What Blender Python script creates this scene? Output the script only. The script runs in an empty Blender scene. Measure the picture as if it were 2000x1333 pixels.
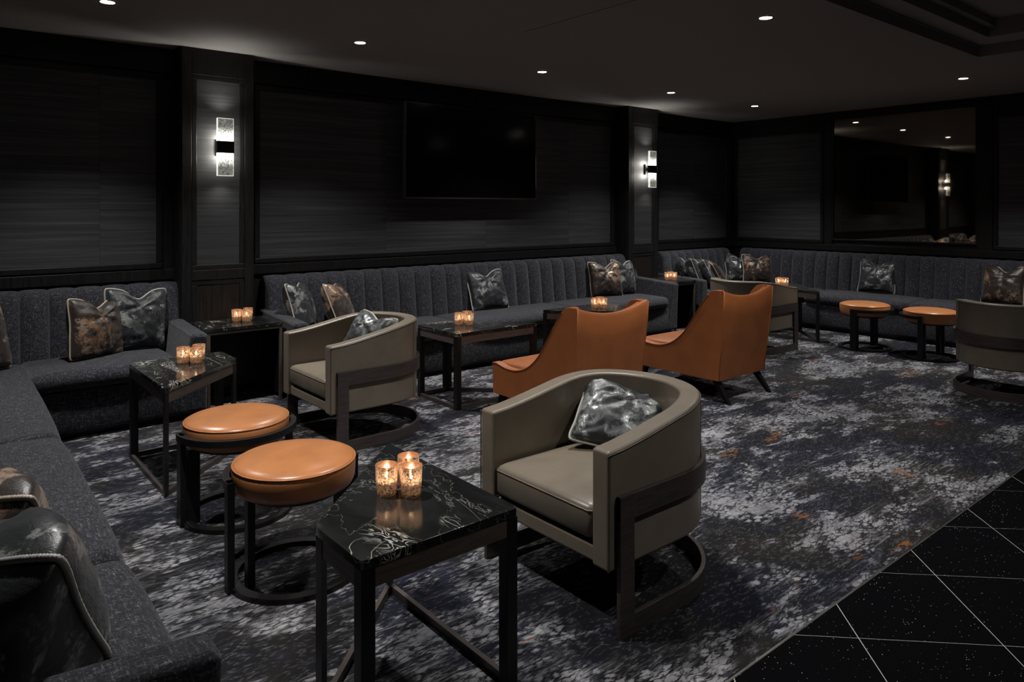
import bpy, math, random
from mathutils import Vector, Matrix, noise as mnoise

# ------------------------------------------------------------------ camera, world, exposure
SC = bpy.context.scene
COL = SC.collection
FPX = 1412.0                      # focal length in pixels of the 2000 px wide frame
cam_d = bpy.data.cameras.new('camera')
cam_d.sensor_width = 36.0
cam_d.lens = FPX / 2000.0 * 36.0
cam_d.shift_y = -(666.5 - 405.0) / 2000.0
cam_d.clip_start = 0.05
cam = bpy.data.objects.new('camera', cam_d)
COL.objects.link(cam)
cam.location = (0, 0, 1.5)
cam.rotation_euler = (math.radians(90), 0, math.radians(50.3 - 90))
SC.camera = cam

world = bpy.data.worlds.new('world')
SC.world = world
world.use_nodes = True
world.node_tree.nodes['Background'].inputs[0].default_value = (0.02, 0.021, 0.024, 1)
world.node_tree.nodes['Background'].inputs[1].default_value = 0.2
vs = SC.view_settings
vs.view_transform = 'Standard'
vs.look = 'None'
vs.exposure = 0.0
vs.gamma = 1.0
vs.use_curve_mapping = False
try:
    SC.cycles.use_denoising = True
    SC.cycles.caustics_reflective = False
    SC.cycles.caustics_refractive = False
    SC.cycles.sample_clamp_indirect = 3.0
    SC.cycles.max_bounces = 4
    SC.cycles.adaptive_threshold = 0.05
    SC.cycles.adaptive_min_samples = 16
except Exception:
    pass
SPOT_W = 222.0                     # power of one ceiling downlight
CEIL = 2.75
VW = 6.15                         # back wall
UW = 9.35                         # right wall
VP = 5.93                         # face of the pilasters
VC = 1.326                        # edge of the carpet

R = math.radians
random.seed(7)


# ------------------------------------------------------------------ mesh helpers
class MB:
    def __init__(self):
        self.v = []
        self.f = []

    def add(self, vs_, fs_):
        o = len(self.v)
        self.v += [tuple(p) for p in vs_]
        self.f += [tuple(i + o for i in f) for f in fs_]
        return self

    def box(self, x0, x1, y0, y1, z0, z1):
        return self.add([(x0, y0, z0), (x1, y0, z0), (x1, y1, z0), (x0, y1, z0),
                         (x0, y0, z1), (x1, y0, z1), (x1, y1, z1), (x0, y1, z1)],
                        [(0, 3, 2, 1), (4, 5, 6, 7), (0, 1, 5, 4), (1, 2, 6, 5), (2, 3, 7, 6), (3, 0, 4, 7)])

    def hexa(self, b, t):
        return self.add(list(b) + list(t),
                        [(0, 3, 2, 1), (4, 5, 6, 7), (0, 1, 5, 4), (1, 2, 6, 5), (2, 3, 7, 6), (3, 0, 4, 7)])

    def prism(self, poly, z0, z1):
        n = len(poly)
        vs_ = [(x, y, z0) for x, y in poly] + [(x, y, z1) for x, y in poly]
        fs_ = [tuple(range(n - 1, -1, -1)), tuple(range(n, 2 * n))]
        fs_ += [(i, (i + 1) % n, n + (i + 1) % n, n + i) for i in range(n)]
        return self.add(vs_, fs_)

    def rings(self, rings, cap0=True, cap1=True, closed=True):
        """loft through rings of equal length"""
        n = len(rings[0])
        vs_ = [p for r_ in rings for p in r_]
        fs_ = []
        for k in range(len(rings) - 1):
            for i in range(n if closed else n - 1):
                a, b = k * n + i, k * n + (i + 1) % n
                fs_.append((a, b, b + n, a + n))
        if cap0:
            fs_.append(tuple(range(n - 1, -1, -1)))
        if cap1:
            o = (len(rings) - 1) * n
            fs_.append(tuple(range(o, o + n)))
        return self.add(vs_, fs_)

    def lathe(self, prof, n=32, cx=0, cy=0, cap0=True, cap1=True):
        rs = []
        for r_, z in prof:
            rs.append([(cx + r_ * math.cos(2 * math.pi * i / n), cy + r_ * math.sin(2 * math.pi * i / n), z) for i in range(n)])
        return self.rings(rs, cap0, cap1)

    def sweep(self, path, off0, off1, z0, z1):
        """rectangular section along a plan path of (x,y,nx,ny); z0,z1 numbers or functions of (x,y)"""
        rs = []
        for x, y, nx, ny in path:
            za = z0(x, y) if callable(z0) else z0
            zb = z1(x, y) if callable(z1) else z1
            a = (x + nx * off0, y + ny * off0)
            b = (x + nx * off1, y + ny * off1)
            rs.append([(a[0], a[1], za), (b[0], b[1], za), (b[0], b[1], zb), (a[0], a[1], zb)])
        return self.rings(rs)

    def tube(self, pts, r_, n=8, closed=False, lobes=0, twist=0.0):
        P3 = [Vector(p) for p in pts]
        m = len(P3)
        rs = []
        up = Vector((0, 0, 1))
        prev = None
        dist = 0
        for i in range(m):
            if closed:
                t = P3[(i + 1) % m] - P3[i - 1]
            else:
                t = P3[min(i + 1, m - 1)] - P3[max(i - 1, 0)]
            t.normalize()
            if prev is None:
                a = up if abs(t.dot(up)) < 0.9 else Vector((1, 0, 0))
                nrm = (a - t * a.dot(t)).normalized()
            else:
                nrm = prev - t * prev.dot(t)
                nrm = nrm.normalized() if nrm.length > 1e-6 else Vector((1, 0, 0))
            prev = nrm
            b = t.cross(nrm)
            if i:
                dist += (P3[i] - P3[i - 1]).length
            ring = []
            for k in range(n):
                an = 2 * math.pi * k / n
                rr = r_
                if lobes:
                    rr = r_ * (0.74 + 0.36 * abs(math.cos(lobes * 0.5 * (an + twist * dist))))
                ring.append(tuple(P3[i] + nrm * math.cos(an) * rr + b * math.sin(an) * rr))
            rs.append(ring)
        if closed:
            rs.append(rs[0])
            return self.rings(rs, False, False)
        return self.rings(rs)

    def rbox(self, x0, x1, y0, y1, z0, z1, r_=0.03, nr=3, nm=(4, 4, 1), crown=0.0, T=None, wob=0.0):
        """rounded box with an optional crowned top; T maps a point"""
        h = ((x1 - x0) / 2, (y1 - y0) / 2, (z1 - z0) / 2)
        c = ((x0 + x1) / 2, (y0 + y1) / 2, (z0 + z1) / 2)
        axes = []
        for k in range(3):
            i_ = h[k] - r_
            a = [-h[k] + r_ * (j / nr) for j in range(nr)]
            a += [-i_ + 2 * i_ * (j / nm[k]) for j in range(nm[k] + 1)]
            a += [h[k] - r_ * (1 - (j + 1) / nr) for j in range(nr)]
            axes.append(a)
        idx = {}
        vs_, fs_ = [], []

        def vert(i, j, k):
            key = (i, j, k)
            if key in idx:
                return idx[key]
            p = [axes[0][i], axes[1][j], axes[2][k]]
            q = [max(-(h[m] - r_), min(h[m] - r_, p[m])) for m in range(3)]
            d = Vector([p[m] - q[m] for m in range(3)])
            if d.length > 1e-9:
                # project onto the rounded surface
                mx = max(abs(e) for e in d)
                d = d.normalized() * r_ * (mx / r_)
            pt = [q[m] + d[m] for m in range(3)]
            if crown and pt[2] > 0:
                s = pt[0] / h[0]
                t = pt[1] / h[1]
                pt[2] += crown * max(0, 1 - s ** 4) * max(0, 1 - t ** 2)
            if crown and abs(pt[1]) > h[1] * 0.6:
                pt[1] += math.copysign(crown * 0.7, pt[1]) * max(0, 1 - (pt[2] / h[2]) ** 2) * max(0, 1 - (pt[0] / h[0]) ** 4)
            if wob:
                pt[2] += wob * mnoise.noise(Vector((pt[0] * 3 + c[0], pt[1] * 3 + c[1], 1.7)))
            w = (c[0] + pt[0], c[1] + pt[1], c[2] + pt[2])
            if T:
                w = T(*w)
            idx[key] = len(vs_)
            vs_.append(w)
            return idx[key]
        nx, ny, nz = [len(a) - 1 for a in axes]
        for i in range(nx):
            for j in range(ny):
                fs_.append((vert(i, j, 0), vert(i, j + 1, 0), vert(i + 1, j + 1, 0), vert(i + 1, j, 0)))
                fs_.append((vert(i, j, nz), vert(i + 1, j, nz), vert(i + 1, j + 1, nz), vert(i, j + 1, nz)))
        for i in range(nx):
            for k in range(nz):
                fs_.append((vert(i, 0, k), vert(i + 1, 0, k), vert(i + 1, 0, k + 1), vert(i, 0, k + 1)))
                fs_.append((vert(i, ny, k), vert(i, ny, k + 1), vert(i + 1, ny, k + 1), vert(i + 1, ny, k)))
        for j in range(ny):
            for k in range(nz):
                fs_.append((vert(0, j, k), vert(0, j, k + 1), vert(0, j + 1, k + 1), vert(0, j + 1, k)))
                fs_.append((vert(nx, j, k), vert(nx, j + 1, k), vert(nx, j + 1, k + 1), vert(nx, j, k + 1)))
        return self.add(vs_, fs_)

    def mesh(self, name, smooth=None):
        me = bpy.data.meshes.new(name)
        me.from_pydata(self.v, [], self.f)
        me.validate()
        if smooth is not None:
            me.polygons.foreach_set('use_smooth', [True] * len(me.polygons))
            if smooth < 180:
                me.set_sharp_from_angle(angle=R(smooth))
        me.update()
        return me


def obj(name, mb, mat, parent=None, smooth=None, bevel=0.0, bseg=2, loc=None):
    me = mb.mesh(name, smooth) if isinstance(mb, MB) else mb
    o = bpy.data.objects.new(name, me)
    COL.objects.link(o)
    if mat is not None and not me.materials:
        me.materials.append(mat)
    if parent is not None:
        o.parent = parent
    if loc is not None:
        o.location = loc
    if bevel:
        m = o.modifiers.new('bevel', 'BEVEL')
        m.width = bevel
        m.segments = bseg
        m.limit_method = 'ANGLE'
        m.angle_limit = R(35)
        if smooth is not None:
            m.harden_normals = True
    return o


def tag(o, label=None, cat=None, group=None, kind=None):
    if label:
        o['label'] = label
    if cat:
        o['category'] = cat
    if group:
        o['group'] = group
    if kind:
        o['kind'] = kind
    return o


def thing(name, label, cat, loc=(0, 0, 0), rz=0.0, group=None, rot=None):
    o = bpy.data.objects.new(name, None)
    o.empty_display_size = 0.1
    COL.objects.link(o)
    o.location = loc
    o.rotation_euler = rot if rot else (0, 0, rz)
    return tag(o, label, cat, group)


def copy_tree(o, parent=None):
    c = o.copy()
    COL.objects.link(c)
    if parent is not None:
        c.parent = parent
    for ch in list(o.children):
        copy_tree(ch, c)
    return c


def struct(name, mb, mat, **k):
    return tag(obj(name, mb, mat, **k), kind='structure')


# ------------------------------------------------------------------ material helpers
class G:
    def __init__(self, name, rough=0.5, metal=0.0, base=(0.5, 0.5, 0.5), spec=0.5):
        self.m = bpy.data.materials.new(name)
        self.m.use_nodes = True
        self.nt = self.m.node_tree
        self.b = self.nt.nodes['Principled BSDF']
        self.b.inputs['Base Color'].default_value = (*base, 1)
        self.b.inputs['Roughness'].default_value = rough
        self.b.inputs['Metallic'].default_value = metal
        self.b.inputs['Specular IOR Level'].default_value = spec

    def n(self, t, **ins):
        nd = self.nt.nodes.new('ShaderNode' + t)
        for k, v in ins.items():
            self.set(nd, k, v)
        return nd

    def set(self, nd, k, v):
        if k.startswith('p_'):
            setattr(nd, k[2:], v)
            return
        key = int(k[1:]) if k[0] == 'i' and k[1:].isdigit() else k.replace('_', ' ')
        s = nd.inputs[key]
        if isinstance(v, bpy.types.NodeSocket):
            self.nt.links.new(v, s)
        else:
            s.default_value = v

    def coord(self, scale=(1, 1, 1), rnd=0.0, kind='Object', rot=(0, 0, 0)):
        tc = self.n('TexCoord')
        src = tc.outputs[kind]
        if rnd:
            oi = self.n('ObjectInfo')
            mu = self.n('Math', p_operation='MULTIPLY', i0=oi.outputs['Random'], i1=rnd)
            ad = self.n('VectorMath', p_operation='ADD', i0=src, i1=mu.outputs[0])
            src = ad.outputs[0]
        mp = self.n('Mapping', Vector=src, Scale=scale, Rotation=rot)
        return mp.outputs[0]

    def noise(self, vec, scale=5.0, detail=3.0, rough=0.5, dist=0.0):
        nd = self.n('TexNoise', Vector=vec, Scale=scale, Detail=detail, Roughness=rough, Distortion=dist)
        return nd.outputs[0]

    def math(self, op, a, b=0.0, c=0.0, clamp=False):
        nd = self.n('Math', p_operation=op, i0=a, i1=b, i2=c, p_use_clamp=clamp)
        return nd.outputs[0]

    def step(self, v, lo, hi, a=0.0, b=1.0):
        nd = self.n('MapRange', p_interpolation_type='SMOOTHSTEP', Value=v)
        nd.inputs['From Min'].default_value = lo
        nd.inputs['From Max'].default_value = hi
        nd.inputs['To Min'].default_value = a
        nd.inputs['To Max'].default_value = b
        return nd.outputs[0]

    def ramp(self, f, stops, interp='LINEAR'):
        nd = self.n('ValToRGB', Fac=f)
        cr = nd.color_ramp
        cr.interpolation = interp
        while len(cr.elements) < len(stops):
            cr.elements.new(0.5)
        for e, (p, c) in zip(cr.elements, stops):
            e.position = p
            e.color = (*c, 1) if len(c) == 3 else c
        return nd.outputs[0]

    def mix(self, f, a, b):
        nd = self.n('Mix', p_data_type='RGBA')
        self.set(nd, 'i0', f)
        for k, v in (('i6', a), ('i7', b)):
            if isinstance(v, tuple) and len(v) == 3:
                v = (*v, 1)
            self.set(nd, k, v)
        return nd.outputs[2]

    def base(self, c):
        self.nt.links.new(c, self.b.inputs['Base Color'])

    def link(self, k, s):
        self.nt.links.new(s, self.b.inputs[k])

    def bump(self, h, strength=0.3, dist=0.01):
        nd = self.n('Bump', Height=h, Strength=strength, Distance=dist)
        self.nt.links.new(nd.outputs[0], self.b.inputs['Normal'])


def mk_wood(name, base, rough=0.42, var=0.35):
    g = G(name, rough=rough, base=base, spec=0.22)
    f = g.noise(g.coord((14, 14, 1.2), rnd=9), 6, 4, 0.6)
    c0 = tuple(x * (1 - var) for x in base)
    c1 = tuple(x * (1 + var) for x in base)
    g.base(g.ramp(f, [(0.3, c0), (0.7, c1)]))
    g.link('Roughness', g.step(f, 0.3, 0.7, rough - 0.06, rough + 0.08))
    return g.m


M = {}
M['wood'] = mk_wood('dark_wood', (0.0100, 0.0097, 0.0100))
M['wood_brown'] = mk_wood('brown_black_wood', (0.014, 0.0115, 0.0105))
M['black'] = G('black_lacquer', 0.45, base=(0.004, 0.004, 0.0045)).m
M['leg_wood'] = mk_wood('espresso_wood', (0.005, 0.004, 0.0038), 0.4)


def m_wallpaper(name='grasscloth', k=1.0):
    g = G(name, 0.62, base=(0.02, 0.02, 0.022))
    a = g.noise(g.coord((1.3, 1.3, 150), rnd=20), 1.0, 4, 0.65)
    b = g.noise(g.coord((0.5, 0.5, 26), rnd=20), 1.0, 3, 0.6)
    f = g.math('ADD', g.math('MULTIPLY', a, 0.6), g.math('MULTIPLY', b, 0.4))
    oi = g.n('ObjectInfo')
    f2 = g.math('ADD', f, g.math('MULTIPLY_ADD', oi.outputs['Random'], 0.06, -0.03))
    g.base(g.ramp(f2, [(0.34, (0.013 * k, 0.0137 * k, 0.0155 * k)), (0.52, (0.036 * k, 0.0375 * k, 0.042 * k)), (0.70, (0.080 * k, 0.083 * k, 0.091 * k))]))
    g.bump(a, 0.25, 0.004)
    return g.m


M['paper'] = m_wallpaper()
M['paper_dark'] = m_wallpaper('dark_grasscloth', 0.62)  # grasscloth colours scaled darker, for the upper pilaster insets


def m_ceiling():
    g = G('ceiling_paint', 0.75, base=(0.28, 0.268, 0.260))
    f = g.noise(g.coord((1, 1, 1)), 40, 3)
    g.base(g.ramp(f, [(0.3, (0.272, 0.260, 0.252)), (0.7, (0.288, 0.276, 0.268))]))
    return g.m


M['ceiling'] = m_ceiling()


def m_carpet():
    g = G('distressed_carpet', 0.95, base=(0.05, 0.05, 0.055), spec=0.15)
    P0 = g.coord((1, 1, 1))
    warp = g.n('TexNoise', Vector=P0, Scale=14.0, Detail=4.0)
    wv = g.n('VectorMath', p_operation='SCALE', i0=warp.outputs[1])
    wv.inputs['Scale'].default_value = 0.05
    Pw = g.n('VectorMath', p_operation='ADD', i0=P0, i1=wv.outputs[0]).outputs[0]
    # ragged edges: shift along the room by noise that changes fast across it
    jag = g.noise(g.coord((2.5, 130, 1)), 1.0, 5, 0.75)
    jm = g.math('MULTIPLY_ADD', jag, 0.10, -0.05)
    cb = g.n('CombineXYZ', X=jm)
    Pw = g.n('VectorMath', p_operation='ADD', i0=Pw, i1=cb.outputs[0]).outputs[0]
    Pj = g.n('VectorMath', p_operation='ADD', i0=P0, i1=g.n('VectorMath', p_operation='SCALE', i0=cb.outputs[0], Scale=2.2).outputs[0]).outputs[0]
    # cobble cells, a little longer along the room
    mc = g.n('Mapping', Vector=Pw, Scale=(26, 43, 1))
    vo = g.n('TexVoronoi', p_feature='DISTANCE_TO_EDGE', Vector=mc.outputs[0], Scale=1.0)
    vc = g.n('TexVoronoi', p_feature='F1', Vector=mc.outputs[0], Scale=1.0)
    cellv = g.n('SeparateColor', Color=vc.outputs[1]).outputs[0]
    edge = g.math('MULTIPLY', g.step(vo.outputs[0], 0.03, 0.13), g.step(vc.outputs[0], 0.70, 0.52))
    # patches
    mpj = lambda sc_: g.n('Mapping', Vector=Pj, Scale=sc_).outputs[0]
    big = g.noise(mpj((0.8, 1.5, 1)), 1.35, 3, 0.55, 0.3)
    patch = g.noise(mpj((1.0, 1.9, 1)), 3.6, 5, 0.66, 0.4)
    patch = g.math('ADD', g.math('MULTIPLY', patch, 0.55), g.math('MULTIPLY', big, 0.55))
    patch2 = g.noise(mpj((1.0, 2.6, 1)), 6.0, 5, 0.62, 0.5)
    th = g.math('ADD', patch, g.math('MULTIPLY', cellv, 0.08))
    cells = g.math('MULTIPLY', edge, g.step(th, 0.582, 0.632))
    mc2 = g.n('Mapping', Vector=Pw, Scale=(62, 95, 1))
    vo2 = g.n('TexVoronoi', p_feature='F1', Vector=mc2.outputs[0], Scale=1.0)
    cv2 = g.n('SeparateColor', Color=vo2.outputs[1]).outputs[0]
    cells2 = g.math('MULTIPLY', g.math('MULTIPLY', g.step(vo2.outputs[0], 0.6, 0.25), g.step(g.math('ADD', cv2, g.math('MULTIPLY', patch, 1.2)), 1.05, 1.35)), 0.28)
    # solid pale islands where the cells melt together
    solid = g.step(g.math('ADD', g.math('MULTIPLY', patch2, 0.6), g.math('MULTIPLY', patch, 0.6)), 0.70, 0.735)
    vein = g.step(vo.outputs[0], 0.0, 0.07, 0.45, 1.0)
    solid = g.math('MULTIPLY', solid, vein)
    # brushed streaks along the room
    st = g.noise(g.coord((3.6, 75, 1)), 1.0, 6, 0.74)
    streak = g.math('MULTIPLY', g.step(st, 0.50, 0.60), g.step(g.math('ADD', g.math('MULTIPLY', big, 0.5), g.math('MULTIPLY', patch2, 0.5)), 0.47, 0.58))
    light = g.math('MAXIMUM', g.math('MAXIMUM', cells, g.math('MULTIPLY', solid, 0.95)), g.math('MAXIMUM', g.math('MULTIPLY', streak, 0.72), cells2), clamp=True)
    # fine breakup
    grit = g.noise(g.coord((150, 260, 1)), 1.0, 3, 0.7)
    light = g.math('MULTIPLY', light, g.step(grit, 0.28, 0.5, 0.55, 1.0))
    dk = g.noise(P0, 1.6, 3, 0.5)
    dark = g.ramp(dk, [(0.36, (0.0065, 0.0072, 0.0150)), (0.5, (0.0085, 0.0088, 0.011)), (0.62, (0.015, 0.0125, 0.0115))])
    pale = g.ramp(g.noise(P0, 5, 4, 0.6), [(0.35, (0.150, 0.150, 0.166)), (0.65, (0.36, 0.355, 0.37))])
    col = g.mix(light, dark, pale)
    haze = g.math('MULTIPLY', g.step(grit, 0.45, 0.75), 0.09)
    col = g.mix(haze, col, (0.15, 0.15, 0.16))
    # rust flecks
    ru = g.noise(g.coord((0.8, 1.8, 1)), 2.1, 2, 0.5)
    rf = g.noise(g.coord((14, 40, 1)), 1.0, 3, 0.6)
    rust = g.math('MULTIPLY', g.step(ru, 0.665, 0.70), g.step(rf, 0.47, 0.58))
    col = g.mix(g.math('MULTIPLY', rust, 0.8), col, (0.23, 0.09, 0.03))
    nv = g.noise(g.coord((1, 2, 1)), 3.7, 3, 0.6)
    col = g.mix(g.math('MULTIPLY', g.step(nv, 0.61, 0.68), 0.4), col, (0.012, 0.013, 0.032))
    g.base(col)
    pile = g.noise(g.coord((420, 420, 420)), 1.0, 2)
    g.bump(g.math('ADD', g.math('MULTIPLY', pile, 0.6), g.math('MULTIPLY', light, 0.5)), 0.35, 0.006)
    return g.m


M['carpet'] = m_carpet()


def m_tile():
    g = G('black_sparkle_tile', 0.12, base=(0.004, 0.004, 0.0045), spec=0.0)
    P0 = g.coord((1, 1, 1), rnd=31)
    vo = g.n('TexVoronoi', p_feature='F1', Vector=P0, Scale=150.0)
    sp = g.step(vo.outputs[0], 0.24, 0.14)
    cv = g.n('SeparateColor', Color=vo.outputs[1]).outputs[0]
    sel = g.math('GREATER_THAN', cv, 0.93)
    cl = g.step(g.noise(P0, 6, 3), 0.42, 0.65, 0.25, 1)
    f = g.math('MULTIPLY', g.math('MULTIPLY', sp, sel), cl)
    g.base(g.mix(f, (0.0042, 0.0043, 0.005), (0.8, 0.81, 0.84)))
    return g.m


M['tile'] = m_tile()
M['grout'] = G('grey_grout', 0.9, base=(0.48, 0.47, 0.45)).m


def m_sofa():
    g = G('charcoal_tweed', 0.88, base=(0.03, 0.03, 0.035), spec=0.25)
    a = g.noise(g.coord((30, 190, 190), rnd=3), 1.0, 4, 0.7)
    b = g.noise(g.coord((190, 30, 190), rnd=3), 1.0, 4, 0.7)
    c = g.noise(g.coord((190, 190, 30), rnd=3), 1.0, 4, 0.7)
    av = g.math('MULTIPLY', g.math('ADD', g.math('ADD', a, b), c), 0.3333)
    m2 = g.math('MAXIMUM', g.math('MAXIMUM', a, b), c)
    f = g.math('ADD', g.math('MULTIPLY', av, 0.75), g.math('MULTIPLY', m2, 0.25))
    g.base(g.ramp(f, [(0.46, (0.0055, 0.006, 0.0085)), (0.535, (0.022, 0.023, 0.030)), (0.575, (0.070, 0.072, 0.087)), (0.62, (0.15, 0.154, 0.175)), (0.67, (0.24, 0.245, 0.27))]))
    g.bump(f, 0.5, 0.004)
    try:
        g.b.inputs['Sheen Weight'].default_value = 0.15
        g.b.inputs['Sheen Roughness'].default_value = 0.5
    except Exception:
        pass
    return g.m


M['sofa'] = m_sofa()


def m_leather(name, c, rough=0.4, var=0.12, spec=0.5):
    g = G(name, rough, base=c, spec=spec)
    f = g.noise(g.coord((1, 1, 1), rnd=13), 7, 4, 0.55)
    g.base(g.ramp(f, [(0.3, tuple(x * (1 - var) for x in c)), (0.7, tuple(min(1, x * (1 + var)) for x in c))]))
    g.link('Roughness', g.step(f, 0.2, 0.8, rough + 0.03, rough - 0.03))
    return g.m


M['tan'] = m_leather('tan_leather', (0.45, 0.178, 0.066), 0.31)
M['orange'] = m_leather('burnt_orange_leather', (0.31, 0.100, 0.031), 0.42)
M['taupe'] = m_leather('taupe_leather', (0.176, 0.146, 0.111), 0.37)
M['taupe_dark'] = m_leather('taupe_welt', (0.07, 0.058, 0.046), 0.5)


def m_bronze(name, c, rough=0.42, metal=0.55):
    g = G(name, rough, metal, c)
    f = g.noise(g.coord((4, 4, 60), rnd=5), 2, 4, 0.6)
    g.base(g.ramp(f, [(0.3, tuple(x * 0.7 for x in c)), (0.7, tuple(x * 1.3 for x in c))]))
    return g.m


M['bronze'] = m_bronze('dark_bronze', (0.125, 0.097, 0.083), 0.42, 0.35)
M['bronze_wood'] = m_bronze('dark_walnut_frame', (0.072, 0.059, 0.055), 0.40, 0.3)
M['iron'] = m_bronze('blackened_steel', (0.013, 0.012, 0.012), 0.42, 0.4)
M['steel_edge'] = m_bronze('brushed_edge', (0.20, 0.19, 0.175), 0.32, 0.9)


def m_marble():
    g = G('black_marble', 0.14, base=(0.01, 0.011, 0.011))
    P0 = g.coord((1.35, 0.62, 1), rnd=17, rot=(0, 0, 0.7))
    w = g.n('TexNoise', Vector=P0, Scale=3.2, Detail=6.0, Roughness=0.62)
    wv = g.n('VectorMath', p_operation='SCALE', i0=w.outputs[1])
    wv.inputs['Scale'].default_value = 0.42
    Pw = g.n('VectorMath', p_operation='ADD', i0=P0, i1=wv.outputs[0]).outputs[0]
    def lines(src, k, w):
        fr = g.math('FRACT', g.math('MULTIPLY', src, k))
        return g.step(g.math('ABSOLUTE', g.math('SUBTRACT', fr, 0.5)), w, w * 0.25)
    n1 = g.noise(P0, 2.1, 4, 0.5, 0.9)
    n2 = g.noise(P0, 3.4, 6, 0.62, 0.5)
    v1 = g.math('MULTIPLY', lines(n1, 9.0, 0.030), g.step(g.noise(P0, 5, 3), 0.44, 0.62, 0.06, 0.85))
    v2 = g.math('MULTIPLY', lines(n2, 5.0, 0.016), 0.35)
    n3 = g.noise(P0, 4.2, 3, 0.5, 1.6)
    v3 = g.math('MULTIPLY', lines(n3, 24.0, 0.20), g.step(g.noise(P0, 2.6, 2), 0.635, 0.68))
    f = g.math('MAXIMUM', g.math('MAXIMUM', v1, v2), v3, clamp=True)
    basec = g.ramp(g.noise(Pw, 5, 5, 0.6), [(0.35, (0.0065, 0.0070, 0.0070)), (0.7, (0.021, 0.023, 0.022))])
    vein = g.ramp(g.noise(P0, 7, 2), [(0.4, (0.50, 0.49, 0.46)), (0.6, (0.42, 0.40, 0.31))])
    g.base(g.mix(f, basec, vein))
    return g.m


M['marble'] = m_marble()


def m_foil(name, dark, lo, hi):
    g = G(name, 0.45, base=dark)
    P0 = g.coord((1, 1, 1), rnd=40)
    big = g.noise(P0, 5.5, 4, 0.6, 0.8)
    fine = g.noise(P0, 34, 4, 0.7, 0.6)
    f = g.math('ADD', g.math('MULTIPLY', big, 0.75), g.math('MULTIPLY', fine, 0.25))
    mask = g.step(f, 0.525, 0.625)
    tint = g.noise(P0, 9, 3)
    cf = g.mix(g.step(tint, 0.4, 0.6), lo, hi)
    g.base(g.mix(mask, g.mix(fine, tuple(x * 0.5 for x in dark), tuple(x * 1.6 for x in dark)), cf))
    g.link('Metallic', g.math('MULTIPLY', mask, 0.75))
    g.link('Roughness', g.step(mask, 0, 1, 0.42, 0.28))
    g.bump(g.math('ADD', fine, g.noise(P0, 12, 3)), 0.28, 0.007)
    try:
        g.b.inputs['Sheen Weight'].default_value = 0.1
    except Exception:
        pass
    return g.m


M['foil_silver'] = m_foil('silver_foil_velvet', (0.018, 0.020, 0.023), (0.20, 0.215, 0.225), (0.62, 0.64, 0.61))
M['foil_bronze'] = m_foil('bronze_foil_velvet', (0.026, 0.018, 0.014), (0.38, 0.21, 0.12), (0.70, 0.50, 0.36))
M['cord'] = G('silver_cord', 0.5, 0.1, (0.40, 0.385, 0.35)).m
M['cord_bronze'] = G('bronze_cord', 0.5, 0.1, (0.38, 0.32, 0.26)).m
M['screen'] = G('tv_glass', 0.12, base=(0.0025, 0.0025, 0.003), spec=0.3).m
M['plastic'] = G('black_plastic', 0.3, base=(0.006, 0.006, 0.006)).m


def m_mirror():
    g = G('bronze_tinted_mirror', 0.02, 1.0, (0.36, 0.31, 0.25))
    f = g.noise(g.coord((1, 1, 1)), 1.2, 2)
    g.base(g.ramp(f, [(0.3, (0.26, 0.222, 0.18)), (0.7, (0.29, 0.25, 0.20))]))
    return g.m


M['mirror'] = m_mirror()


def emit(name, col, strength):
    m = bpy.data.materials.new(name)
    m.use_nodes = True
    b = m.node_tree.nodes['Principled BSDF']
    b.inputs['Base Color'].default_value = (*col, 1)
    b.inputs['Emission Color'].default_value = (*col, 1)
    b.inputs['Emission Strength'].default_value = strength
    return m


M['lamp'] = emit('downlight_lens', (1.0, 0.95, 0.88), 40.0)
M['flame'] = emit('candle_flame', (1.0, 0.85, 0.62), 110.0)
M['wax'] = emit('candle_wax', (0.95, 0.74, 0.55), 0.7)
M['trim_white'] = G('lamp_trim', 0.5, base=(0.25, 0.24, 0.23)).m


def m_sconce():
    g = G('seeded_glass', 0.25, base=(0.25, 0.25, 0.23))
    P0 = g.coord((1, 1, 1))
    sep = g.n('SeparateXYZ', Vector=P0)
    az = g.math('ABSOLUTE', sep.outputs[2])
    s = g.step(az, 0.02, 0.17, 3.4, 0.16)
    ax = g.math('ABSOLUTE', sep.outputs[0])
    rim = g.math('MAXIMUM', g.step(ax, 0.0565, 0.0615), g.step(az, 0.2215, 0.2265))
    seed = g.noise(P0, 95, 4, 0.75)
    sv = g.step(seed, 0.38, 0.62, 0.30, 1.5)
    st = g.math('ADD', g.math('MULTIPLY', s, sv), g.math('MULTIPLY', rim, 0.7))
    g.b.inputs['Emission Color'].default_value = (1.0, 0.985, 0.88, 1)
    g.link('Emission Strength', st)
    g.bump(seed, 0.3, 0.004)
    return g.m


M['sconce_glass'] = m_sconce()


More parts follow.
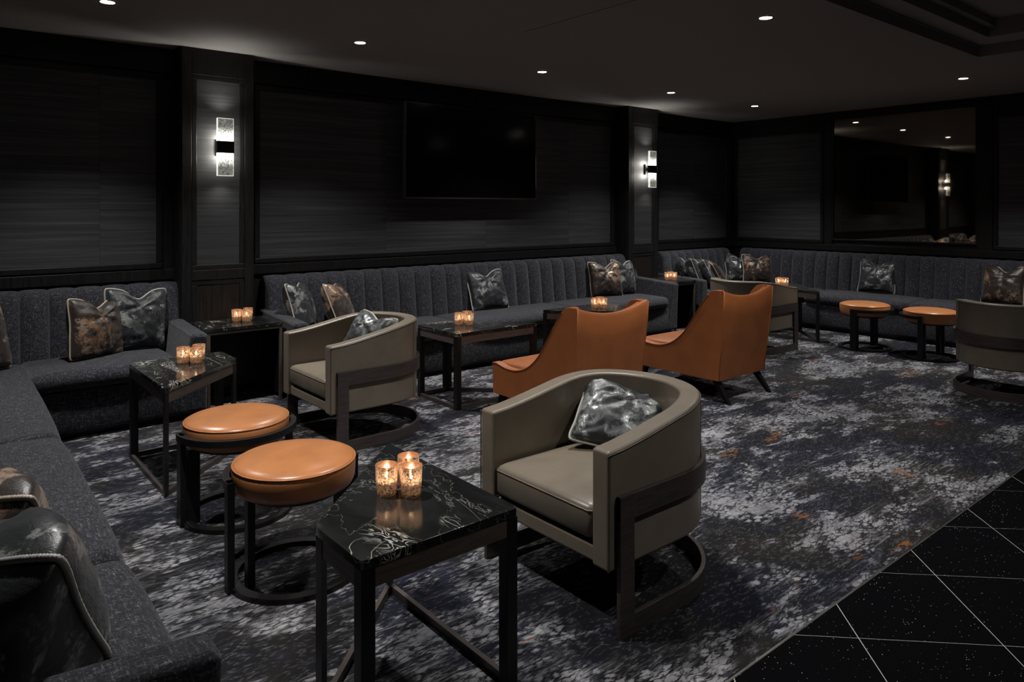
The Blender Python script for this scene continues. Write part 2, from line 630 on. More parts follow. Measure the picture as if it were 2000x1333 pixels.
def m_votive():
    m = bpy.data.materials.new('mercury_glass')
    m.use_nodes = True
    nt = m.node_tree
    b = nt.nodes['Principled BSDF']
    out = nt.nodes['Material Output']
    b.inputs['Base Color'].default_value = (0.86, 0.56, 0.40, 1)
    b.inputs['Metallic'].default_value = 0.85
    b.inputs['Roughness'].default_value = 0.16
    tr = nt.nodes.new('ShaderNodeBsdfTranslucent')
    tr.inputs[0].default_value = (0.98, 0.78, 0.62, 1)
    tp = nt.nodes.new('ShaderNodeBsdfTransparent')
    tp.inputs[0].default_value = (1.0, 0.86, 0.74, 1)
    m1 = nt.nodes.new('ShaderNodeMixShader')
    m1.inputs[0].default_value = 0.45
    nt.links.new(tr.outputs[0], m1.inputs[1])
    nt.links.new(tp.outputs[0], m1.inputs[2])
    tc = nt.nodes.new('ShaderNodeTexCoord')
    oi = nt.nodes.new('ShaderNodeObjectInfo')
    ml = nt.nodes.new('ShaderNodeMath')
    ml.operation = 'MULTIPLY'
    ml.inputs[1].default_value = 7.0
    nt.links.new(oi.outputs['Random'], ml.inputs[0])
    ad = nt.nodes.new('ShaderNodeVectorMath')
    nt.links.new(tc.outputs['Object'], ad.inputs[0])
    nt.links.new(ml.outputs[0], ad.inputs[1])
    no = nt.nodes.new('ShaderNodeTexNoise')
    no.inputs['Scale'].default_value = 170
    no.inputs['Detail'].default_value = 4
    no.inputs['Roughness'].default_value = 0.7
    nt.links.new(ad.outputs[0], no.inputs['Vector'])
    cr = nt.nodes.new('ShaderNodeValToRGB')
    cr.color_ramp.elements[0].position = 0.40
    cr.color_ramp.elements[0].color = (0.12, 0.12, 0.12, 1)
    cr.color_ramp.elements[1].position = 0.56
    cr.color_ramp.elements[1].color = (0.6, 0.6, 0.6, 1)
    nt.links.new(no.outputs[0], cr.inputs[0])
    m2 = nt.nodes.new('ShaderNodeMixShader')
    nt.links.new(cr.outputs[0], m2.inputs[0])
    nt.links.new(b.outputs[0], m2.inputs[1])
    nt.links.new(m1.outputs[0], m2.inputs[2])
    nt.links.new(m2.outputs[0], out.inputs['Surface'])
    return m


M['votive'] = m_votive()

# ------------------------------------------------------------------ floor, carpet, tiles
struct('floor', MB().box(-3.2, 9.6, -3.2, 6.4, -0.14, -0.02), M['grout'])
FLOOR = bpy.data.objects['floor']
struct('trim_1', MB().box(-0.35, UW, VC - 0.006, VC, -0.02, 0.001), M['steel_edge'])
tag(obj('carpet', MB().box(-0.35, UW, VC, VW, -0.02, 0.0), M['carpet']),
    'charcoal and pale grey distressed pattern carpet with navy and rust flecks', 'carpet')

# grout bed just under the tile faces
obj('grout_bed', MB().box(-3.2, UW, -3.0, VC - 0.006, -0.02, -0.0012), M['grout'], FLOOR)


def clip(poly, f):
    out = []
    n = len(poly)
    for i in range(n):
        a, b = poly[i], poly[(i + 1) % n]
        fa, fb = f(a), f(b)
        if fa >= 0:
            out.append(a)
        if (fa >= 0) != (fb >= 0):
            t = fa / (fa - fb)
            out.append((a[0] + (b[0] - a[0]) * t, a[1] + (b[1] - a[1]) * t))
    return out


PT = 0.6755
GAP = 0.0028
for i in range(-7, 14):
    for j in range(-7, 14):
        s0, d0 = 3.700 + PT * i, 1.370 + PT * j          # u+v and u-v of the cell corner
        s1, d1 = s0 + PT, d0 + PT
        a = GAP
        q = [((s + d) / 2, (s - d) / 2) for s, d in ((s0 + a, d0 + a), (s1 - a, d0 + a), (s1 - a, d1 - a), (s0 + a, d1 - a))]
        q = q[::-1]
        cu = (s0 + d0 + PT) / 2
        cv = (s0 - d0) / 2
        if not (0.2 < cu < 8.2 and -0.9 < cv < VC + 0.34):
            continue
        q = clip(q, lambda p: (VC - 0.008) - p[1])
        if len(q) < 3:
            continue
        ox, oy = sum(p[0] for p in q) / len(q), sum(p[1] for p in q) / len(q)
        obj('tile', MB().prism([(x - ox, y - oy) for x, y in q], -0.012, 0.0), M['tile'], FLOOR, loc=(ox, oy, 0))
# the tiles further behind the camera stay one surface
tag(obj('tile_field', MB().box(-3.2, UW, -3.0, -0.91 - 0.34, -0.0013, 0.0), M['tile'], FLOOR), kind='stuff')

# ------------------------------------------------------------------ ceiling with a stepped tray
TV0, TU1 = 2.15, 6.83
c = MB()
c.box(-3.2, 9.6, TV0, 6.4, CEIL, CEIL + 0.4)
c.box(TU1, 9.6, -3.2, TV0, CEIL, CEIL + 0.4)
c.box(-3.2, 1.6, -3.2, TV0, CEIL, CEIL + 0.4)
c.box(1.6, TU1, -3.2, -1.2, CEIL, CEIL + 0.4)
CE = struct('ceiling', c, M['ceiling'])
c = MB()
c.box(1.6, TU1, TV0 - 0.16, TV0, CEIL + 0.092, CEIL + 0.4)
c.box(TU1 - 0.30, TU1, -1.2, TV0 - 0.16, CEIL + 0.092, CEIL + 0.4)
obj('tray_step', c, M['ceiling'], CE)
c = MB()
c.box(1.6, TU1 - 0.30, TV0 - 0.21, TV0 - 0.16, CEIL + 0.17, CEIL + 0.4)
c.box(1.6, TU1 - 0.30, -1.2, TV0 - 0.21, CEIL + 0.23, CEIL + 0.4)
obj('tray_top', c, M['ceiling'], CE)
obj('tray_bead', MB().box(1.6, TU1, TV0 - 0.012, TV0, CEIL + 0.080, CEIL + 0.092), M['ceiling'], CE)
obj('ceiling_joint', MB().box(3.353, 3.358, 1.9 + 0.26, 3.9, CEIL - 0.0012, CEIL + 0.01), M['black'], CE)

# ------------------------------------------------------------------ walls
WB = struct('wall_back', MB().box(-0.35, UW + 0.25, VW, VW + 0.25, -0.02, CEIL), M['wood'])
WR = struct('wall_right', MB().box(UW, UW + 0.25, -3.2, VW, -0.02, CEIL), M['wood'])
WL = struct('wall_left', MB().box(-0.60, -0.35, 1.30, VW + 0.25, -0.02, CEIL).box(-3.2, -0.60, 1.30, 1.5, -0.02, CEIL), M['wood'])
struct('wall_front', MB().box(-3.2, UW + 0.25, -3.2, -3.0, -0.02, CEIL).box(-3.2, -3.0, -3.0, 1.30, -0.02, CEIL), M['wood'])


def frame_ring(mb, a0, a1, z0, z1, w, y0, y1, axis='u'):
    """picture frame moulding lying on a wall: a is the running axis, y the depth axis"""
    def bx(p0, p1, q0, q1):
        if axis == 'u':
            mb.box(p0, p1, y0, y1, q0, q1)
        else:
            mb.box(y0, y1, p0, p1, q0, q1)
    bx(a0, a1, z1 - w, z1)
    bx(a0, a1, z0, z0 + w)
    bx(a0, a0 + w, z0 + w, z1 - w)
    bx(a1 - w, a1, z0 + w, z1 - w)


PZ0, PZ1 = 1.065, 2.50


def wall_panel(parent, a0, a1, seams, axis, plane, sgn):
    """recessed wallpaper field with stiles, rails and a moulding; sgn: direction towards the room"""
    d = lambda t: plane + sgn * t
    lo, hi = (lambda a, b: (min(a, b), max(a, b)))(d(0), d(0.006))
    ed = [a0] + [s for s in seams if a0 < s < a1] + [a1]
    for k in range(len(ed) - 1):
        mb = MB()
        if axis == 'u':
            mb.box(ed[k] + 0.0008, ed[k + 1] - 0.0008, lo, hi, PZ0, PZ1)
        else:
            mb.box(lo, hi, ed[k] + 0.0008, ed[k + 1] - 0.0008, PZ0, PZ1)
        obj('wallpaper_sheet', mb, M['paper'], parent)
    lo, hi = (lambda a, b: (min(a, b), max(a, b)))(d(0), d(0.022))
    mb = MB()
    frame_ring(mb, a0 - 0.045, a1 + 0.045, PZ0 - 0.045, PZ1 + 0.045, 0.045, lo, hi, axis)
    obj('panel_moulding', mb, M['wood'], parent, bevel=0.006)


def stile(parent, a0, a1, z0, z1, axis, plane, sgn, t):
    lo, hi = sorted((plane, plane + sgn * t))
    mb = MB()
    if axis == 'u':
        mb.box(a0, a1, lo, hi, z0, z1)
    else:
        mb.box(lo, hi, a0, a1, z0, z1)
    return obj('wall_rail' if a1 - a0 > 0.6 else 'wall_stile', mb, M['wood'], parent, bevel=0.004)


# back wall: three wallpapered bays between the pilasters
P1, P2 = (1.605, 2.165), (6.79, 7.355)
for a0, a1, seams in ((-0.24, 1.475, (0.06, 1.085)), (2.29, 6.69, (3.52, 4.74, 5.97)), (7.62, 9.17, (8.4,))):
    wall_panel(WB, a0, a1, seams, 'u', VW, -1)
for a0, a1 in ((-0.35, P1[0]), (P1[1], P2[0]), (P2[1], UW)):
    stile(WB, a0, a1, 0.93, 1.012, 'u', VW, -1, 0.03)
    stile(WB, a0, a1, 2.56, CEIL, 'u', VW, -1, 0.03)
    b = obj('baseboard', MB().box(a0, a1, VW - 0.02, VW, 0, 0.1), M['wood'], WB)
stile(WB, 9.23, UW, 1.012, 2.56, 'u', VW, -1, 0.03)


def pilaster(name, a0, a1):
    t = struct(name, MB().box(a0, a1, VP + 0.02, VW, 0, CEIL), M['wood'])
    fr = MB()
    w = 0.075
    z_ = [(0.0, 0.60 - 0.02), (0.885, 1.02), (2.52, CEIL)]
    fr.box(a0, a0 + w, VP, VP + 0.02, 0, CEIL)
    fr.box(a1 - w, a1, VP, VP + 0.02, 0, CEIL)
    fr.box(a0 + w, a1 - w, VP, VP + 0.02, 0.0, 0.12)
    fr.box(a0 + w, a1 - w, VP, VP + 0.02, 0.925, 1.005)
    fr.box(a0 + w, a1 - w, VP, VP + 0.02, 2.54, CEIL)
    obj('pilaster_frame', fr, M['wood'], t, bevel=0.004)
    for q0, q1 in ((1.005, 2.54), (0.12, 0.925)):
        mb = MB()
        frame_ring(mb, a0 + w, a1 - w, q0, q1, 0.04, VP + 0.006, VP + 0.02)
        obj('panel_moulding', mb, M['wood'], t, bevel=0.005)
        mb = MB().box(a0 + w + 0.04, a1 - w - 0.04, VP + 0.012, VP + 0.02, q0 + 0.04, q1 - 0.04)
        obj('inset_panel', mb, M['paper_dark'] if q0 > 1 else M['wood_brown'], t)
    obj('corner_bead', MB().box(a0 - 0.012, a0, VP + 0.02, VW, 0, CEIL), M['wood'], t)
    return t


pilaster('trim_2', *P1)
pilaster('trim_3', *P2)

# right wall: papered bay, mirror bay, papered bay
wall_panel(WR, 4.80, 6.05, (), 'v', UW, -1)
wall_panel(WR, -0.2, 2.745, (1.6,), 'v', UW, -1)
for z0, z1 in ((0.93, 1.012), (2.665, CEIL)):
    stile(WR, -3.0, VW, z0, z1, 'v', UW, -1, 0.03)
for a0, a1 in ((4.635, 4.74), (2.80, 2.945), (-3.0, -0.26)):
    stile(WR, a0, a1, 1.012, 2.665, 'v', UW, -1, 0.03)
mi = thing('wall_mirror', 'large bronze tinted mirror set into the dark right wall', 'mirror', (UW, 3.79, 1.085))
obj('mirror_glass', MB().box(-0.012, -0.001, -0.83, 0.83, 0.0, 1.56), M['mirror'], mi)
fr = MB()
frame_ring(fr, -0.845, 0.845, -0.02, 1.58, 0.02, -0.028, -0.001, 'v')
obj('mirror_frame', fr, M['wood'], mi, bevel=0.003)

# ------------------------------------------------------------------ ceiling downlights
DL = [((0.915, 4.95), 'recessed downlight nearest the top left edge of the photograph'),
      ((2.614, 4.95), 'recessed downlight above the pilaster with the larger sconce'),
      ((4.47, 4.95), 'recessed downlight in front of the television'),
      ((6.36, 4.95), 'recessed downlight just before the far sconce pilaster'),
      ((8.00, 4.95), 'smallest recessed downlight, near the far corner of the room'),
      ((4.325, 2.595), 'recessed downlight near the ceiling tray, high in the picture'),
      ((7.836, 2.595), 'recessed downlight above the wall mirror beside the ceiling tray')]
FILL = [(0.80, 2.595), (2.55, 2.595), (2.55, 0.25), (4.325, 0.25), (7.836, 0.25)]  # unseen downlights, added to light the faces turned towards the camera


def downlight(u, v, label, power, cone=106):
    t = thing('ceiling_downlight', label, 'downlight', (u, v, CEIL), group='recessed ceiling downlights')
    obj('trim_ring', MB().lathe([(0.040, -0.001), (0.054, -0.001), (0.056, -0.003), (0.052, -0.006), (0.041, -0.005), (0.040, -0.001)], 28, cap0=False, cap1=False), M['trim_white'], t, smooth=40)
    obj('lens', MB().lathe([(0.0395, -0.0015), (0.037, -0.003)], 24), M['lamp'], t)
    ld = bpy.data.lights.new('downlight_bulb', 'SPOT')
    ld.energy = power
    ld.spot_size = R(cone)
    ld.spot_blend = 0.9
    ld.shadow_soft_size = 0.045
    ld.color = (1.0, 0.98, 0.95)
    lo = bpy.data.objects.new('bulb', ld)
    COL.objects.link(lo)
    lo.parent = t
    lo.location = (0, 0, -0.012)
    return t


for (p, lab) in DL:
    downlight(p[0], p[1], lab, SPOT_W)
FILL_LABELS = ('added fill downlight over the near stools, above the frame', 'added fill downlight over the near taupe armchair, above the frame',
      'added fill downlight over the walkway beside the camera, out of the frame', 'added fill downlight over the tiled walkway, out of the frame',
      'added fill downlight over the tiled walkway at far right, out of the frame')
for k, p in enumerate(FILL):
    downlight(p[0], p[1], FILL_LABELS[k], SPOT_W * (1.0, 0.75, 0.36, 0.32, 0.24)[k], 106 if k < 2 else 140)


# ------------------------------------------------------------------ sconces and television
def sconce(u, label):
    t = thing('wall_sconce', label, 'sconce', (u, VP, 1.975), group='glass wall sconces')
    obj('back_plate', MB().box(-0.038, 0.038, 0.002 - 0.012, 0.0055, -0.068, 0.068), M['iron'], t, bevel=0.002)
    obj('arm', MB().box(-0.02, 0.02, -0.07, -0.01, -0.02, 0.02), M['iron'], t)
    for s in (1, -1):
        z0, z1 = sorted((s * 0.046, s * 0.228))
        obj('glass_block', MB().box(-0.063, 0.063, -0.100, -0.072, z0, z1), M['sconce_glass'], t, bevel=0.002)
    for z in (-0.075, 0.075):
        ld = bpy.data.lights.new('sconce_led', 'POINT')
        ld.energy = 3.0
        ld.color = (1.0, 0.96, 0.86)
        ld.shadow_soft_size = 0.012
        lo = bpy.data.objects.new('led', ld)
        COL.objects.link(lo)
        lo.parent = t
        lo.location = (0, -0.052, z)
    for s in (1, -1):
        ld = bpy.data.lights.new('sconce_wash', 'SPOT')
        ld.energy = 8.0 if s > 0 else 3.5
        ld.color = (1.0, 0.96, 0.88)
        ld.spot_size = R(130)
        ld.spot_blend = 1.0
        ld.shadow_soft_size = 0.03
        lo = bpy.data.objects.new('wash', ld)
        COL.objects.link(lo)
        lo.parent = t
        lo.location = (0, -0.088, s * 0.236)
        lo.rotation_euler = (R(180) if s > 0 else 0, 0, 0)
    obj('centre_band', MB().box(-0.066, 0.066, -0.106, -0.066, -0.047, 0.047), M['iron'], t, bevel=0.003)
    return t


sconce(1.905, 'lit two-block glass wall sconce, the larger one on the left pilaster')
sconce(7.135, 'lit two-block glass wall sconce, the smaller one on the far pilaster')

tv = thing('television', 'large black flat television mounted on the dark panelled wall', 'television', (4.455, 5.95, 1.585))
obj('tv_body', MB().box(-0.832, 0.832, 0.004, 0.055, 0.0, 0.93), M['plastic'], tv, bevel=0.004)
obj('screen', MB().box(-0.820, 0.820, 0.0, 0.004, 0.018, 0.920), M['screen'], tv)
obj('back_housing', MB().box(-0.62, 0.60, 0.055, 0.11, -0.012, 0.6), M['plastic'], tv, bevel=0.01)
obj('wall_bracket', MB().box(-0.25, 0.25, 0.11, 0.199, 0.2, 0.6), M['iron'], tv)
obj('side_bezel', MB().box(-0.8335, -0.8295, -0.002, 0.05, 0.0, 0.93), M['steel_edge'], tv)
obj('lower_bezel', MB().box(-0.832, 0.832, -0.004, 0.004, 0.0, 0.012), M['steel_edge'], tv)


# ------------------------------------------------------------------ channel-back banquettes
SEAT_Z = 0.455


def runT(ox, oy, ang):
    """local run frame: x along the run, y from front to back"""
    ca, sa = math.cos(ang), math.sin(ang)

    def T(x, y, z):
        return (ox + x * ca - y * sa, oy + x * sa + y * ca, z)
    return T


def channel(T, x0, x1, cap0=False, cap1=False):
    prof = [(0.520, 0.36), (0.528, 0.45), (0.540, 0.56), (0.553, 0.68), (0.566, 0.78), (0.578, 0.85),
            (0.594, 0.885), (0.620, 0.908), (0.655, 0.915), (0.70, 0.913), (0.735, 0.895), (0.74, 0.86), (0.74, 0.36)]
    nrm = [(-1, 0.0), (-1, 0.05), (-1, 0.1), (-1, 0.1), (-1, 0.12), (-0.75, 0.22), (-0.5, 0.35), (-0.2, 0.38), (0, 0.36), (0.0, 0.3), (0.0, 0.1), (0, 0), (0, 0)]
    n = 8
    rs = []
    for k in range(n + 1):
        t = k / n
        xx = x0 + (x1 - x0) * (0.5 - 0.5 * math.cos(math.pi * t))
        tt = (xx - x0) / (x1 - x0)
        b = 0.040 * (max(0.0, 1 - (2 * tt - 1) ** 2) ** 0.5) - 0.022
        rs.append([T(xx, y + nx * b, z + nz * b) for (y, z), (nx, nz) in zip(prof, nrm)])
    mb = MB()
    mb.rings(rs, cap0, cap1, closed=True)
    return mb


def run(root, T, x0, x1, seats, chans, arms, base=True):
    L = x1 - x0
    if base:
        mb = MB().rbox(x0, x1, -0.028, 0.70, 0.045, 0.315, 0.025, 2, (6, 2, 2), T=T)
        obj('base', mb, M['sofa'], root, smooth=60)
        b = MB()
        b.hexa([T(x0 + 0.02, 0.05, 0), T(x1 - 0.02, 0.05, 0), T(x1 - 0.02, 0.70, 0), T(x0 + 0.02, 0.70, 0)],
               [T(x0 + 0.02, 0.05, 0.05), T(x1 - 0.02, 0.05, 0.05), T(x1 - 0.02, 0.70, 0.05), T(x0 + 0.02, 0.70, 0.05)])
        obj('plinth', b, M['black'], root)
    for a, b_ in zip(seats[:-1], seats[1:]):
        mb = MB().rbox(a + 0.003, b_ - 0.003, -0.045, 0.56, 0.318, SEAT_Z - 0.012, 0.050, 4, (8, 6, 1), crown=0.022, T=T, wob=0.006)
        obj('seat_cushion', mb, M['sofa'], root, smooth=75)
    c0, c1, w = chans
    n = max(1, round((c1 - c0) / w))
    for k in range(n):
        mb = channel(T, c0 + (c1 - c0) * k / n, c0 + (c1 - c0) * (k + 1) / n, k == 0, k == n - 1)
        obj('back_channel', mb, M['sofa'], root, smooth=50)
    for side, xe in arms:
        # side -1: arm at the start of the run, +1 at its end; inner face slopes
        s = side
        o = xe
        i0, i1 = xe - s * 0.205, xe - s * 0.115
        lo = [(o, -0.03), (o, 0.70), (i0, 0.70), (i0, -0.03)]
        hi = [(o, -0.05), (o, 0.70), (i1, 0.70), (i1, -0.05)]
        if s > 0:
            lo, hi = lo[::1], hi[::1]
        else:
            lo, hi = lo[::-1], hi[::-1]
        rings = []
        for z, f in ((0.045, 0.0), (0.2, 0.2), (0.4, 0.6), (0.60, 1.0)):
            rings.append([T(l[0] * (1 - f) + h_[0] * f, l[1] * (1 - f) + h_[1] * f, z + (0.045 if (z > 0.5 and l[1] > 0.5) else 0)) for l, h_ in zip(lo, hi)])
        mb = MB()
        mb.rings(rings)
        obj('arm', mb, M['sofa'], root, smooth=40, bevel=0.028, bseg=4)
    return root


# back banquette between the pilasters
b1 = thing('channel_back_banquette', 'long charcoal tweed banquette with channel back under the television', 'banquette', (4.65, 5.40, 0))
run(b1, runT(-2.38, 0, 0), 0.0, 4.76, (0.175, 1.65, 3.12, 4.585), (0.03, 4.73, 0.182), ((-1, 0.0), (1, 4.76)))

# left corner banquette: short back run and long side run towards the camera
b2 = thing('channel_back_banquette', 'charcoal corner banquette along the left edge, near arm at bottom left', 'banquette', (0.5, 5.40, 0))
run(b2, runT(0.0, 0, 0), 0.0, 1.13, (0.055, 0.955), (-0.10, 1.10, 0.168), ((1, 1.13),))
tl = runT(0.44 - 0.5, 1.50 - 5.40, R(90) - 0.0225)
run(b2, tl, 0.0, 4.56, (0.125, 0.97, 2.45, 4.42), (0.10, 4.0, 0.17), ((-1, 0.0),))

# right corner banquette
b3 = thing('channel_back_banquette', 'charcoal corner banquette along the mirror wall at right', 'banquette', (8.55, 5.40, 0))
run(b3, runT(7.48 - 8.55, 0, 0), 0.0, 1.10, (0.175, 1.02), (0.03, 1.55, 0.17), ((-1, 0.0),))
run(b3, runT(0.0, 0.55, R(-90)), 0.0, 5.2, (0.0, 1.35, 2.58, 3.9, 5.2), (0.06, 5.2, 0.160), ())


# ------------------------------------------------------------------ barrel armchairs
def upath(a, W, n=24, x0=0.0, ns=5):
    pts = []
    for k in range(ns):
        pts.append((x0 + (a - x0) * k / ns, -W, 0, -1))
    for k in range(n + 1):
        an = -math.pi / 2 + math.pi * k / n
        pts.append((a + W * math.cos(an), W * math.sin(an), math.cos(an), math.sin(an)))
    for k in range(ns):
        pts.append((a + (x0 - a) * (k + 1) / ns, W, 0, 1))
    return pts


def ss(x):
    x = max(0, min(1, x))
    return x * x * (3 - 2 * x)


def make_barrel(label, loc, rz):
    t = thing('barrel_armchair', label, 'armchair', loc, rz, group='taupe leather barrel armchairs')
    W, a = 0.365, 0.405
    ztop = lambda x, y: 0.652 + 0.092 * ss((x + 0.05) / 0.72)
    sh = MB()
    sh.sweep(upath(a, W, 28), -0.085, 0.0, 0.235, ztop)
    shell = obj('shell', sh, M['taupe'], t, smooth=40, bevel=0.014, bseg=3)
    pts = [(x + nx * 0.0, y + ny * 0.0, ztop(x, y) - 0.012) for x, y, nx, ny in upath(a, W + 0.0008, 28)]
    obj('welt', MB().tube(pts, 0.0028, 6), M['taupe_dark'], shell, smooth=180)
    for s in (-1, 1):
        obj('welt', MB().tube([(0.0, s * (W - 0.003), 0.24), (0.0, s * (W - 0.003), 0.64)], 0.0026, 6), M['taupe_dark'], shell)
    for an in (-52, 52):
        x, y = a + (W + 0.0008) * math.cos(R(an)), (W + 0.0008) * math.sin(R(an))
        obj('seam', MB().tube([(x, y, 0.24), (x, y, ztop(x, y) - 0.012)], 0.0016, 6), M['taupe_dark'], shell)
    # rail below the cushion
    pl = [(0.018, -0.282), (a, -0.282)] + [(a + 0.282 * math.cos(R(an)), 0.282 * math.sin(R(an))) for an in range(-80, 81, 10)] + [(a, 0.282), (0.018, 0.282)]
    obj('seat_rail', MB().prism(pl, 0.236, 0.300), M['taupe'], t, smooth=40, bevel=0.012, bseg=3)
    pl2 = [(0.035, -0.262), (a, -0.262)] + [(a + 0.262 * math.cos(R(an)), 0.262 * math.sin(R(an))) for an in range(-80, 81, 10)] + [(a, 0.262), (0.035, 0.262)]
    obj('seat_deck', MB().prism(pl2, 0.298, 0.325), M['black'], t)
    Rr = 0.277
    base = [(0.004, -Rr + 0.02), (0.004, -Rr / 3), (0.004, Rr / 3), (0.004, Rr - 0.02), (0.018, Rr - 0.004), (0.04, Rr)] + [(a * k / 4, Rr) for k in range(1, 4)]
    base += [(a + Rr * math.cos(R(an)), Rr * math.sin(R(an))) for an in range(90, -91, -10)]
    base += [(a * k / 4, -Rr) for k in range(3, 0, -1)] + [(0.04, -Rr), (0.018, -Rr + 0.004)]
    base = base[::-1]
    cx, cy = 0.30, 0.0
    rings = []
    for sc_, z in ((0.975, 0.322), (1.0, 0.335), (1.0, 0.405), (0.995, 0.420), (0.975, 0.432), (0.93, 0.439), (0.75, 0.447), (0.4, 0.452), (0.08, 0.453)):
        rings.append([(cx + (x - cx) * sc_, cy + (y - cy) * sc_, z) for x, y in base])
    cu = obj('seat_cushion', MB().rings(rings), M['taupe'], t, smooth=75)
    edge = [(cx + (x - cx) * 0.999, (y - cy) * 0.999, 0.4185) for x, y in base]
    obj('welt', MB().tube(edge, 0.0028, 6, closed=True), M['taupe'], cu, smooth=180)
    # flat bar frame: band around the back, two posts, loop on the floor
    bw = upath(a, W, 28, x0=0.035)
    obj('frame_band', MB().sweep(bw, 0.003, 0.021, 0.408, 0.496), M['bronze_wood'], t, smooth=40, bevel=0.002)
    for s in (-1, 1):
        y0, y1 = sorted((s * (W + 0.003), s * (W + 0.0215)))
        obj('frame_post', MB().box(0.035, 0.110, y0, y1, 0.0, 0.4965), M['bronze_wood'], t, bevel=0.002)
    obj('floor_loop', MB().sweep(upath(a, W, 28, x0=0.11), 0.003, 0.021, 0.0, 0.072), M['bronze_wood'], t, smooth=40, bevel=0.002)
    return t


make_barrel('taupe leather barrel armchair in the foreground beside the nearest marble table', (1.845, 2.065, 0), 0)
make_barrel('taupe leather barrel armchair beside the left tan stools, behind a side table', (1.945, 4.42, 0), 0)
make_barrel('taupe leather barrel armchair mostly hidden behind the farther orange chair', (7.22, 4.32, 0), math.pi)
make_barrel('taupe leather barrel armchair seen from behind, cut by the right edge', (7.24, 1.935, 0), math.pi)


# ------------------------------------------------------------------ orange slipper chairs
def bez(pts, n=8):
    """Catmull-Rom through points"""
    out = []
    for i in range(len(pts) - 1):
        p0 = pts[max(i - 1, 0)]
        p1, p2 = pts[i], pts[i + 1]
        p3 = pts[min(i + 2, len(pts) - 1)]
        for k in range(n):
            t = k / n
            out.append(tuple(0.5 * (2 * p1[m] + (p2[m] - p0[m]) * t + (2 * p0[m] - 5 * p1[m] + 4 * p2[m] - p3[m]) * t * t
                                    + (3 * p1[m] - p0[m] - 3 * p2[m] + p3[m]) * t ** 3) for m in range(len(p1))))
    out.append(pts[-1])
    return out


def make_slipper(label, loc, rz):
    """x across, y from the rear (0) to the front, facing +y"""
    t = thing('slipper_chair', label, 'armchair', loc, rz, group='burnt orange leather slipper chairs')
    top = bez([(0.87, 0.385), (0.83, 0.392), (0.72, 0.372), (0.60, 0.375), (0.48, 0.420), (0.37, 0.510), (0.27, 0.640), (0.185, 0.762), (0.11, 0.850), (0.055, 0.8665)], 5)
    prof = [(0.085, 0.165), (0.87, 0.165)] + top + [(0.022, 0.866), (0.022, 0.79), (0.035, 0.70), (0.055, 0.45)]
    prof = prof[::-1]
    halfw = lambda z: 0.318 + 0.022 * ss((z - 0.2) / 0.65)
    for s in (-1, 1):
        outer = [(s * (halfw(z) + 0.0005), y, z) for y, z in prof]
        inner = [(s * (halfw(z) - 0.052), y, z) for y, z in prof]
        mb = MB()
        mb.rings([inner, outer] if s > 0 else [outer, inner])
        sp = obj('side_panel', mb, M['orange'], t, smooth=35, bevel=0.004, bseg=2)
        line = [(s * (halfw(z) + 0.0005), y, z - 0.006) for y, z in top[:-6]]
        obj('piping', MB().tube(line, 0.0035, 6), M['orange'], sp, smooth=180)
    # back: leaning, top edge dished, thickening to the wings
    n = 14
    rings = []
    for k in range(n + 1):
        f = -1 + 2 * k / n
        dish = 0.058 * (1 - f * f)
        sec = []
        for z, yr in ((0.165, 0.055), (0.45, 0.025), (0.70, 0.0), (0.845, -0.009), (0.868, 0.002)):
            zz = z - dish * ss((z - 0.4) / 0.4)
            sec.append((f * (halfw(z) + 0.0015), yr - 0.004, zz))
        for z, yf in ((0.868, 0.050), (0.845, 0.075), (0.70, 0.105), (0.45, 0.150), (0.165, 0.170)):
            zz = z - dish * ss((z - 0.4) / 0.4)
            sec.append((f * (halfw(z) + 0.0015 - 0.012 * (z > 0.4)), yf - 0.034 * (1 - f * f), zz))
        rings.append(sec)
    bk = obj('backrest', MB().rings(rings[::-1]), M['orange'], t, smooth=50, bevel=0.004, bseg=2)
    for s in (-1, 1):
        line = [(s * (halfw(z) - 0.001), y - 0.005, z) for y, z in ((0.055, 0.17), (0.025, 0.45), (0.0, 0.70), (-0.009, 0.86))]
        obj('seam', MB().tube(line, 0.003, 6), M['orange'], bk, smooth=180)
    obj('seat_base', MB().box(-0.27, 0.27, 0.10, 0.862, 0.168, 0.30), M['orange'], t, bevel=0.01)
    obj('seat_cushion', MB().rbox(-0.268, 0.268, 0.13, 0.868, 0.295, 0.392, 0.03, 3, (6, 6, 1), crown=0.02), M['orange'], t, smooth=75)
    for sx in (-1, 1):
        for y0, y1 in ((0.11, -0.015), (0.80, 0.845)):
            x0 = sx * 0.27
            r0, r1 = 0.026, 0.016
            b_ = [(x0 + sx * 0.015 + i * r1, y1 + j * r1, 0.0) for i, j in ((-1, -1), (1, -1), (1, 1), (-1, 1))]
            u_ = [(x0 + i * r0, y0 + j * r0, 0.168) for i, j in ((-1, -1), (1, -1), (1, 1), (-1, 1))]
            obj('leg', MB().hexa(b_, u_), M['leg_wood'], t, bevel=0.003)
    return t


make_slipper('burnt orange leather slipper chair directly behind the foreground taupe armchair', (3.535, 3.22, 0), 0)
make_slipper('burnt orange leather slipper chair on the right, its dark rear legs visible', (5.06, 3.19, 0), 0)


